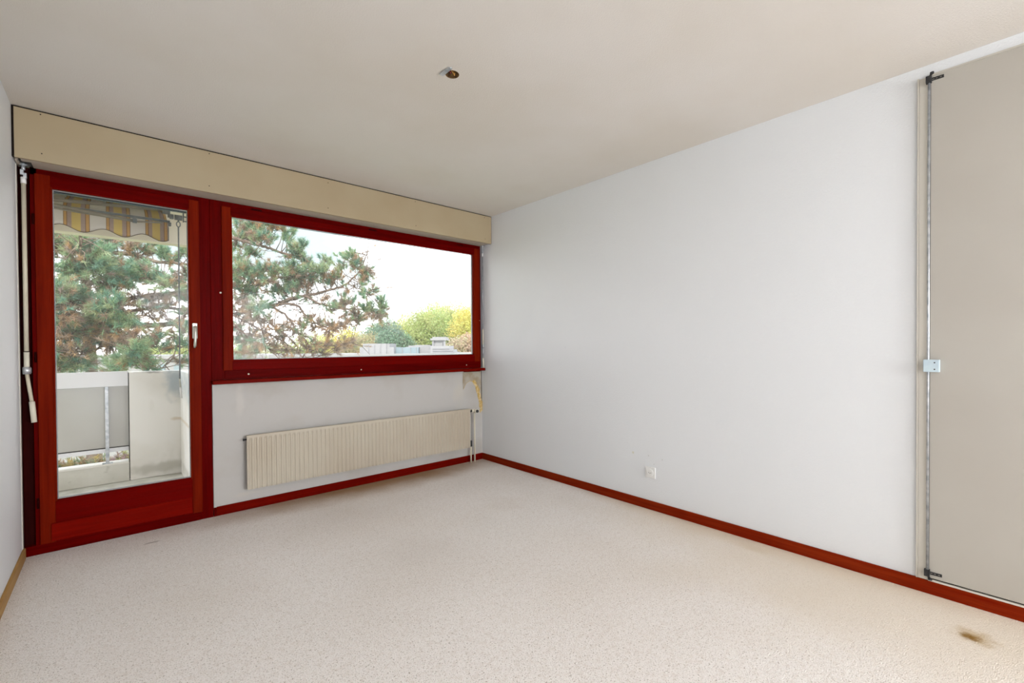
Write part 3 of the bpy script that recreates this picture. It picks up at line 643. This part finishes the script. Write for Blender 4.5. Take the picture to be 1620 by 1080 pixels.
def tuft(p, d, n=46, ln=.10, w=.0042, brown=0.2, shoot=.10):
    p = np.array(p); d = unit(np.array(d, float))
    s = rng.uniform(-.5, .5, (n, 1))*shoot
    dirs = unit(d*0.75 + rng.normal(0, .55, (n, 3)))
    a = p + d*s; le = rng.uniform(.7, 1.2, (n, 1))*ln
    tip = a+dirs*le; side = unit(np.cross(dirs, rng.normal(0, 1, (n, 3))))*w
    V = np.stack([a-side, a+side, tip], 1)
    pal = BROWN if rng.random() < brown else GREEN
    base = pal[rng.integers(len(pal))]
    c = base*rng.uniform(.75, 1.25, (n, 1))
    return V, c

pine = empty('pine_tree', tuple(PD(146, 1500, 7.0))); pine.location.z = -6.5
tag(pine, 'large spreading pine tree just beyond the balcony, partly brown needles', 'tree')
tp = PD(146, 585, 7.0)
trunk_pts = [(tp.x+.05, tp.y, -6.5), (tp.x+.03, tp.y, -3), tuple(PD(146, 600, 7.0)), tuple(PD(142, 540, 7.0)), tuple(PD(137, 490, 7.0)), tuple(PD(134, 420, 7.0)), tuple(PD(136, 330, 7.05)), tuple(PD(150, 200, 7.1)), tuple(PD(155, 60, 7.1))]
MB().tube(trunk_pts, [.20, .14, .075, .068, .06, .055, .05, .04, .02], 12).build('trunk', m_bark, pine, smooth=True)

# limbs: (points (px,py,depth)), r0, r1, clumps (px,py,radius_px,brown fraction)
LIMBS = [
 # upper right limb
 ([(137, 400, 7.05), (250, 360, 7.3), (345, 372, 7.6), (404, 386, 7.7), (427, 393, 7.8), (449, 401, 7.9), (467, 408, 7.9), (478, 404, 7.9)], .05, .010,
  [(380, 352, 14, .6), (400, 350, 14, .5), (420, 352, 13, .6), (434, 358, 10, .5), (378, 372, 12, .4), (396, 372, 14, .5), (413, 374, 13, .5), (425, 377, 10, .3), (449, 363, 6, .1), (450, 374, 6, .1), (463, 366, 6, .1), (458, 376, 5, .1), (463, 389, 6, .1), (481, 387, 7, .1), (474, 393, 5, .1), (462, 404, 9, .8), (474, 401, 7, .4), (372, 388, 9, .2)]),
 ([(137, 480, 7.0), (220, 470, 7.2), (330, 455, 7.5), (375, 452, 7.6), (410, 450, 7.7), (440, 440, 7.8), (463, 430, 7.9), (482, 415, 7.9)], .045, .008,
  [(376, 410, 9, .1), (394, 400, 8, .1), (402, 402, 6, .1), (378, 425, 13, .2), (390, 432, 12, .2), (378, 447, 13, .1), (404, 427, 11, .3), (417, 424, 11, .5), (432, 420, 11, .6), (404, 443, 13, .2), (420, 442, 10, .6), (389, 461, 13, .1), (404, 462, 10, .4), (411, 483, 14, .0), (432, 432, 7, .5), (448, 428, 10, .3), (464, 420, 9, .2), (466, 432, 10, .2), (483, 412, 8, .05), (484, 422, 8, .1), (478, 436, 10, .3), (456, 441, 11, .2)]),
 # main right limb
 ([(138, 510, 7.0), (230, 515, 7.3), (330, 505, 7.6), (429, 483, 7.9), (460, 474, 8.0), (498, 464, 8.1), (529, 457, 8.2), (549, 448, 8.2), (569, 428, 8.3), (580, 403, 8.3), (582, 397, 8.3)], .055, .006,
  [(438, 457, 11, .15), (452, 461, 11, .1), (466, 459, 12, .35), (478, 452, 9, .3), (492, 446, 9, .6), (493, 430, 9, .4), (504, 424, 9, .1), (516, 412, 8, .1), (515, 423, 7, .2), (521, 445, 8, .3), (528, 437, 8, .8), (537, 436, 8, .2), (536, 422, 7, .3), (544, 405, 7, .2), (553, 402, 8, .1), (557, 412, 8, .2), (567, 413, 8, .1), (563, 422, 7, .2), (575, 431, 7, .5), (582, 428, 7, .6), (577, 441, 6, .6), (572, 446, 6, .5), (508, 440, 9, .5), (486, 468, 9, .6)]),
 ([(549, 448, 8.2), (560, 454, 8.2), (572, 458, 8.2), (584, 463, 8.2), (590, 458, 8.2)], .012, .005,
  [(590, 457, 6, .2), (581, 463, 7, .8), (574, 464, 5, .5), (549, 457, 5, .7)]),
 ([(440, 478, 7.9), (480, 468, 8.0), (502, 479, 8.1), (520, 483, 8.1), (547, 488, 8.2), (573, 489, 8.2), (598, 494, 8.3), (604, 480, 8.3)], .028, .006,
  [(513, 471, 5, .9), (524, 489, 8, .2), (535, 482, 9, .3), (545, 478, 9, .5), (555, 476, 6, .3), (548, 493, 8, .7), (560, 495, 9, .8), (567, 501, 10, .3), (577, 485, 8, .3), (586, 488, 8, .3), (602, 475, 7, .1), (605, 484, 8, .2), (598, 494, 8, .6), (603, 500, 8, .6), (590, 497, 8, .7)]),
 ([(440, 480, 7.9), (469, 483, 8.0), (484, 499, 8.0), (507, 514, 8.1), (531, 519, 8.1), (548, 512, 8.2), (562, 505, 8.2)], .026, .006,
  [(492, 505, 8, .6), (506, 510, 8, .8), (520, 524, 9, .9), (532, 518, 9, .9), (545, 513, 9, .9), (552, 506, 8, .8), (520, 512, 7, .8), (497, 518, 7, .8)]),
 ([(420, 482, 7.8), (435, 488, 7.8), (458, 505, 7.9), (469, 525, 7.9), (484, 539, 8.0), (493, 557, 8.0), (500, 575, 8.0)], .026, .008,
  [(462, 520, 9, .7), (447, 514, 8, .8), (446, 532, 9, .9), (476, 532, 8, .7), (500, 543, 8, .9), (515, 545, 8, .9), (488, 552, 9, .9), (510, 556, 9, .8), (532, 548, 8, .9), (545, 543, 7, .9), (480, 512, 7, .5)]),
 ([(469, 525, 7.9), (500, 540, 8.0), (530, 546, 8.1), (556, 542, 8.1)], .012, .004, [(552, 544, 6, .8)]),
 ([(340, 490, 7.5), (372, 500, 7.6), (400, 515, 7.7), (430, 530, 7.8), (455, 545, 7.9), (475, 560, 7.9)], .022, .007,
  [(376, 472, 9, .8), (390, 478, 9, .9), (396, 490, 9, .9), (376, 490, 9, .7), (404, 505, 8, .8), (420, 505, 8, .8), (388, 508, 9, .7), (376, 515, 8, .6), (400, 527, 9, .8), (418, 528, 9, .9), (436, 520, 8, .8), (432, 545, 9, .7), (411, 545, 9, .6), (390, 540, 9, .6), (376, 535, 8, .6), (452, 552, 8, .7), (380, 556, 8, .5), (402, 559, 8, .5)]),
 ([(345, 505, 7.4), (375, 520, 7.5), (405, 540, 7.6), (430, 556, 7.7), (450, 575, 7.7)], .016, .006, []),
 ([(335, 470, 7.4), (370, 490, 7.5), (405, 500, 7.6), (440, 520, 7.7), (468, 545, 7.8), (480, 570, 7.8)], .016, .006, []),
 # door view: left limbs
 ([(134, 430, 7.0), (120, 415, 6.8), (105, 395, 6.6), (80, 385, 6.4), (50, 380, 6.3)], .035, .012,
  [(98, 380, 15, .1), (112, 372, 14, .1), (92, 394, 13, .3), (70, 378, 16, .1), (56, 390, 16, .2)]),
 ([(136, 445, 7.0), (132, 425, 6.6), (128, 400, 6.4), (130, 376, 6.3)], .03, .008,
  [(128, 378, 16, .1), (143, 390, 16, .1), (120, 395, 14, .4), (133, 405, 12, .5), (156, 402, 16, .05), (150, 420, 15, .1), (112, 425, 15, .15), (130, 425, 16, .1), (112, 440, 10, .4), (165, 420, 14, .1)]),
 ([(136, 450, 7.0), (160, 440, 6.8), (190, 435, 6.8), (225, 440, 6.9), (255, 445, 7.0), (280, 440, 7.0)], .032, .008,
  [(178, 418, 15, .05), (176, 434, 14, .15), (190, 428, 14, .1), (205, 428, 14, .1), (200, 445, 12, .3), (220, 440, 12, .2), (163, 447, 12, .4), (240, 440, 11, .3), (254, 441, 12, .1), (264, 450, 12, .15), (277, 443, 10, .4), (180, 455, 9, .6), (228, 425, 9, .3)]),
 ([(137, 402, 7.0), (169, 399, 7.2), (215, 403.5, 7.3), (245, 414, 7.3), (276, 416, 7.4), (310, 420, 7.5)], .045, .02,
  [(176, 384, 8, .4), (170, 378, 7, .4), (205, 392, 8, .5), (218, 390, 9, .4), (232, 400, 9, .3), (255, 396, 10, .2), (265, 402, 10, .2), (245, 386, 8, .2), (272, 412, 8, .3), (288, 400, 8, .2), (295, 392, 8, .1), (215, 412, 8, .5), (230, 420, 8, .4)]),
 ([(137, 470, 7.0), (120, 478, 6.5), (108, 480, 6.2), (95, 470, 6.1), (80, 465, 6.0)], .03, .008,
  [(100, 462, 16, .15), (115, 468, 16, .2), (130, 468, 15, .4), (96, 482, 16, .5), (122, 482, 12, .5), (88, 470, 14, .3), (108, 456, 12, .2), (102, 500, 15, .6), (72, 470, 16, .3)]),
 ([(137, 505, 7.0), (155, 497, 6.5), (175, 492, 6.4), (192, 485, 6.4)], .025, .008,
  [(160, 482, 15, .2), (172, 492, 15, .15), (185, 482, 14, .1), (160, 505, 14, .4), (180, 505, 14, .2), (150, 520, 14, .7), (193, 500, 12, .1), (202, 508, 11, .1), (175, 520, 12, .7)]),
 ([(138, 500, 7.0), (165, 498, 7.3), (191, 495, 7.3), (232, 488, 7.4), (276, 488, 7.5), (310, 492, 7.6)], .04, .02,
  [(205, 478, 9, .95), (220, 470, 9, .9), (240, 472, 9, .9), (255, 468, 9, .9), (210, 500, 9, .95), (235, 500, 9, .95), (255, 496, 9, .9), (270, 480, 8, .8), (225, 486, 8, .8), (245, 485, 8, .8), (163, 462, 10, .9), (222, 520, 7, .95)]),
 ([(139, 545, 7.0), (120, 525, 6.6), (100, 510, 6.4), (75, 505, 6.2)], .025, .008,
  [(96, 512, 14, .1), (112, 510, 13, .2), (126, 508, 12, .05), (88, 522, 13, .3), (115, 530, 13, .8), (98, 535, 14, .7), (130, 530, 12, .7), (70, 520, 15, .4)]),
 ([(142, 560, 7.0), (125, 560, 6.6), (100, 552, 6.4), (80, 555, 6.3)], .022, .008,
  [(96, 552, 14, .5), (112, 560, 13, .6), (128, 575, 13, .1), (108, 578, 12, .3), (92, 575, 14, .3), (130, 555, 10, .7), (75, 565, 15, .4)]),
 ([(142, 555, 7.0), (165, 547, 6.7), (185, 535, 6.6), (205, 532, 6.6), (223, 538, 6.6)], .022, .006,
  [(160, 535, 12, .8), (172, 538, 12, .9), (186, 530, 11, .9), (200, 535, 10, .9), (212, 528, 8, .8), (178, 548, 10, .8), (192, 548, 8, .8)]),
 ([(144, 600, 7.0), (170, 590, 6.6), (195, 572, 6.4), (220, 556, 6.4), (245, 542, 6.5), (255, 535, 6.5)], .022, .006,
  [(186, 575, 13, .05), (200, 568, 13, .05), (208, 556, 13, .1), (222, 555, 12, .1), (230, 545, 11, .2), (243, 540, 11, .1), (250, 530, 9, .2), (225, 565, 9, .6), (175, 585, 12, .1), (215, 575, 9, .3), (240, 580, 9, .3)]),
 ([(310, 480, 7.4), (292, 500, 7.2), (286, 525, 7.1), (276, 560, 7.0), (262, 578, 6.9), (250, 585, 6.9)], .02, .006,
  [(292, 450, 10, .3), (295, 470, 10, .5), (290, 495, 10, .5), (280, 510, 9, .6), (292, 520, 10, .4), (275, 530, 9, .7), (290, 545, 10, .3), (270, 550, 8, .6), (288, 570, 8, .5), (294, 430, 9, .6), (280, 465, 8, .5)]),
]
lrng = random.Random(11)
for pts, r0, r1, clumps in LIMBS:
    P = [PD(*p) for p in pts]
    # smooth (Catmull) and add irregularity
    Q = []
    for i in range(len(P)-1):
        p0, p1, p2, p3 = P[max(i-1, 0)], P[i], P[i+1], P[min(i+2, len(P)-1)]
        for k in range(5):
            t = k/5; Q.append(0.5*((2*p1)+(p2-p0)*t+(2*p0-5*p1+4*p2-p3)*t*t+(-p0+3*p1-3*p2+p3)*t**3))
    Q.append(P[-1])
    Q = [q+Vector((lrng.gauss(0, .006), lrng.gauss(0, .006), lrng.gauss(0, .006))) for q in Q]
    R_ = [r0+(r1-r0)*(i/(len(Q)-1))**.7 for i in range(len(Q))]
    mb = MB().tube(Q, R_, 7)
    tv, tcol = [], []
    cls = [(c, False) for c in clumps]
    # clumps, each on a twig from the limb
    for (px, py, rr, bf), _ in cls:
        i0 = min(range(len(pts)), key=lambda i: (pts[i][0]-px)**2+(pts[i][1]-py)**2); dep = pts[i0][2]+lrng.uniform(-.25, .25)
        c = PD(px, py, dep); rw = rr*dep/FPX
        root = min(Q, key=lambda q: (q-c).length)
        mid = root.lerp(c, .5)+Vector((lrng.gauss(0, .03), lrng.gauss(0, .03), -.03-.1*(root-c).length*.3))
        mb.tube([root, mid, c], [.009, .007, .004], 5)
        k = max(6, int(rr*rr/7)+3)
        for _i in range(k):
            off = Vector((lrng.gauss(0, 1), lrng.gauss(0, 1), lrng.gauss(0, .9)))*rw*.56
            dd = (off.normalized()*.6+(c-root).normalized()*.5+Vector((0, 0, .55 if bf < .6 else .1)))
            p = c+off
            if lrng.random() < .75: mb.tube([c.lerp(mid, .25*lrng.random()), c+off*.5+Vector((0, 0, -.01)), p+dd.normalized()*.04], [.005, .004, .003], 4)
            V, cc = tuft(p, dd, n=int(52*(0.75 if bf > .6 else 1)), ln=.092, brown=bf); tv.append(V); tcol.append(cc)
    # thin dead twigs along the limb
    ntw = int(len(Q)*(2.5 if not clumps else 1.2))
    for _i in range(ntw):
        a = Q[lrng.randrange(3, len(Q))]; dd = Vector((lrng.gauss(.2, 1), lrng.gauss(0, 1), lrng.gauss(-.2, .8))).normalized()
        L1 = lrng.uniform(.15, .5); b = a+dd*L1*.5+Vector((0, 0, .02)); c = a+dd*L1+Vector((lrng.gauss(0, .05), lrng.gauss(0, .05), lrng.gauss(0, .06)))
        mb.tube([a, b, c], [.007, .005, .003], 4)
        if lrng.random() < .55:
            V, cc = tuft(c, dd, n=20, ln=.075, brown=.75); tv.append(V); tcol.append(cc)
    br_ = mb.build('branch', m_bark, pine, smooth=True)
    if tv: tri_mesh('needles', np.concatenate(tv), np.concatenate(tcol), m_needle, br_)

# ------------------------------------------------------------------ distant trees
def crown(p, rad, hgt, n, colr, leaf, nb=9, seed=0):
    g = np.random.default_rng(seed); out, oc = [], []
    bl = g.normal(0, 1, (nb, 3)); bl = unit(bl)*g.uniform(.25, .72, (nb, 1))*np.array([rad, rad, hgt/2])
    br = g.uniform(.32, .52, nb)*min(rad, hgt/2)
    for k in range(nb):
        m = n//nb; d = unit(g.normal(0, 1, (m, 3))); q = bl[k]+d*br[k]*g.uniform(.55, 1.08, (m, 1))
        c = q+np.array(p); s1 = unit(g.normal(0, 1, (m, 3)))*leaf; s2 = unit(g.normal(0, 1, (m, 3)))*leaf
        out.append(np.stack([c, c+s1, c+s2], 1)); oc.append(np.array(colr)*g.uniform(.72, 1.25, (m, 1))*(1+g.normal(0, .06, (1, 3))))
    return np.concatenate(out), np.clip(np.concatenate(oc), 0, 1)
YG, YE, DG, OL, PK = (.56, .62, .30), (.74, .70, .24), (.27, .38, .28), (.50, .46, .28), (.60, .50, .38)
TREES = [
 (716, 466, 46, 3.4, YG, 'tallest pale yellow-green tree near the right edge of the window view'),
 (752, 472, 42, 2.6, YE, 'bright yellow autumn tree at the far right of the window view'),
 (690, 474, 49, 3.0, YG, 'pale yellow-green tree just left of the tallest one, above the roof lantern'),
 (658, 488, 48, 3.0, YG, 'rounded yellow-green tree above the low blue roof glazing'),
 (634, 494, 52, 2.8, YE, 'small yellow tree left of the rounded yellow-green tree'),
 (600, 503, 42, 2.4, DG, 'dark green tree beside the tips of the pine branches'),
 (622, 520, 37, 1.9, DG, 'low dark green bush right behind the white roof box'),
 (572, 521, 38, 2.3, OL, 'olive brown tree behind the left part of the white roof box'),
 (738, 528, 35, 1.7, PK, 'low pinkish brown shrub at the lower right of the window view'),
 (540, 512, 47, 3.0, YE, 'yellow tree seen through the lower pine twigs'),
 (502, 524, 49, 3.0, YG, 'pale green tree behind the drooping pine twigs'),
 (462, 530, 46, 2.8, YG, 'pale green tree seen low behind the middle of the pine'),
 (420, 534, 48, 3.0, OL, 'olive tree seen low behind the pine, left part of the window'),
 (383, 536, 47, 2.8, YG, 'pale green tree at the lower left corner of the window'),
 (292, 532, 45, 2.6, YG, 'pale green tree low at the right edge of the door glass'),
 (248, 536, 47, 2.8, YG, 'pale green tree behind the pine, right half of the door glass'),
]
for i, (px, py, d, rad, c, lab) in enumerate(TREES):
    top = PD(px, py, d); hg = rad*2.2; base = Vector((top.x, top.y, -6.5))
    t = empty('deciduous_tree', tuple(base)); tag(t, lab, 'tree', 'trees beyond the roofs')
    ct = Vector((top.x, top.y, top.z-hg/2+.25))
    V, cc = crown(ct, rad, hg, 15000, c, .15, 34, i+20)
    tri_mesh('foliage', V, cc, m_leaf, t)
    tb = MB().tube([base, Vector((top.x, top.y, (ct.z-6.5)/2)), ct-Vector((0, 0, hg*.3)), ct+Vector((.2, 0, hg*.25))], [.28, .22, .16, .05], 8)
    g = random.Random(i)
    for k in range(7):
        an = g.uniform(0, 6.28); a = ct-Vector((0, 0, hg*g.uniform(0, .35))); b = a+Vector((math.cos(an)*rad*.65, math.sin(an)*rad*.65, hg*g.uniform(.12, .4)))
        tb.tube([a, a.lerp(b, .5)+Vector((0, 0, -.1)), b], [.09, .06, .025], 5)
    tb.build('trunk', m_barkpale, t, smooth=True)

# ------------------------------------------------------------------ rooftops across the way (boxes turned to their own street grid)
def rbox(mb, x0, x1, yt, yb, d, dp):
    """box whose face shows at survey px x0..x1, from yt to yb, at depth d, dp metres deep"""
    a, b = PD(x0, yt, d), PD(x1, yb, d); a2 = PD(x0, yb, d)
    r = Vector((RT.x, RT.y, 0)).normalized(); f = Vector((FW.x, FW.y, 0)).normalized()
    w = (b-a2).length; z1, z0 = a.z, min(b.z, a2.z)
    o_ = Vector((a.x, a.y, 0)); pts = [o_, o_+r*w, o_+r*w+f*dp, o_+f*dp]
    return mb.prism([Vector((p.x, p.y, z0)) for p in pts], (0, 0, 0), (0, 0, z1-z0))
b1 = empty('flat_roofed_building', tuple(Vector((PD(560, 560, 26).x, PD(560, 560, 26).y, -6.5))))
tag(b1, 'long white flat-roofed building with roof box and lantern, beyond the pine', 'building')
rbox(MB(), 345, 800, 563, 700, 26, 4.5).build('wall', m_farroof, b1)
rbox(MB(), 343, 802, 561.6, 564.5, 25.9, 4.7).build('roof_edge', m_farwhite, b1)
k = rbox(MB(), 574, 611, 543.5, 562, 27, 2.2); k.build('roof_box', m_farwhite, b1)
rbox(MB(), 569, 575, 549, 562, 27.1, 1.6).build('roof_box', m_farwhite, b1)
rbox(rbox(MB(), 611, 616, 544, 562, 27.1, 1.6), 616, 623, 549, 562, 27.1, 1.6).build('roof_box', m_farwhite, b1)
for x in (583, 592.3, 601.5):
    rbox(MB(), x, x+.5, 545, 561, 26.97, .05).build('panel_joint', m_farroof, b1)
rbox(MB(), 623, 662, 549.5, 561.8, 27.6, 1.2).build('roof_glazing', m_farblue, b1)
for x in (636, 649, 658): rbox(MB(), x, x+.6, 549.5, 561.8, 27.55, .1).build('glazing_bar', m_farwhite, b1)
rbox(MB(), 656, 681, 545.5, 561.8, 28.0, 2).build('roof_box', m_farwhite, b1)
rbox(rbox(MB(), 642, 656, 548.5, 562, 28.2, 2), 646, 656, 546.5, 549, 28.3, 1.9).build('roof_step', m_farwhite, b1)
rbox(MB(), 681, 711, 547, 561.8, 27.0, 2).build('roof_box', m_farwhite, b1)
rbox(rbox(MB(), 711, 717, 553, 562, 27.0, 2), 717, 722, 557, 562, 27.0, 2).build('roof_step', m_farwhite, b1)
for y in (551, 554.5, 558): rbox(MB(), 684, 718, y, y+.6, 26.95, .06).build('louvre', m_farroof, b1)
ch = rbox(rbox(rbox(rbox(MB(), 686, 700, 537, 547.5, 27.4, .9), 683.5, 686, 539, 547.5, 27.3, .2), 702, 704.2, 538, 547.5, 27.3, .2), 680.5, 706, 535, 538, 27.2, 1.3)
rbox(ch, 684, 704.5, 532.8, 535.2, 27.35, 1.0).build('roof_lantern', m_farwhite, b1)
rbox(MB(), 684.8, 686.2, 539, 546, 27.28, .1).build('lantern_opening', m_farroof, b1)
b2 = empty('white_building', tuple(Vector((PD(220, 570, 22).x, PD(220, 570, 22).y, -6.5))))
tag(b2, 'white flat-roofed building seen low through the glazed door behind the pine', 'building')
rbox(MB(), 60, 330, 568, 760, 22, 3).build('wall', m_farwhite, b2)
rbox(MB(), 58, 332, 563.5, 567.4, 21.8, 3.3).build('roof_edge', m_farwhite, b2)
for x in (250, 275, 297): rbox(MB(), x, x+10, 576, 592, 21.95, .1).build('window', m_farblue, b2)

st('ground', MB().box(-90, 110, -20, 150, -6.6, -6.5), m_ground)

# planting just outside the balcony curb
pl = empty('planter_box', (-.6, 5.58, -.2)); tag(pl, 'planter box of low heather and small leaves outside the balcony railing', 'planter')
MB().box(-1.45, .56, 5.425, 5.75, -.25, .10).build('trough', m_conc_dark, pl, bevel=.004)
V_, C_ = [], []
for i in range(330):
    x = rng.uniform(-1.3, .5); y = rng.uniform(5.47, 5.70); h = rng.uniform(.02, .12)
    t = min(max((x+.42)/.5, 0), 1)
    pal = [(.34, .42, .26), (.50, .33, .18), (.56, .40, .30), (.62, .50, .22)] if x < -.05 else [(.66, .68, .22), (.45, .30, .30), (.58, .62, .25), (.38, .30, .26)]
    V, c = tuft((x, y, .10+h*.5), (rng.normal(0, .4), rng.normal(0, .4), 1), n=26, ln=.055, w=.004, shoot=h)
    V_.append(V); C_.append(np.array(pal[rng.integers(4)])*rng.uniform(.7, 1.2, (len(c), 1)))
tri_mesh('foliage', np.concatenate(V_), np.concatenate(C_), m_leaf, pl)
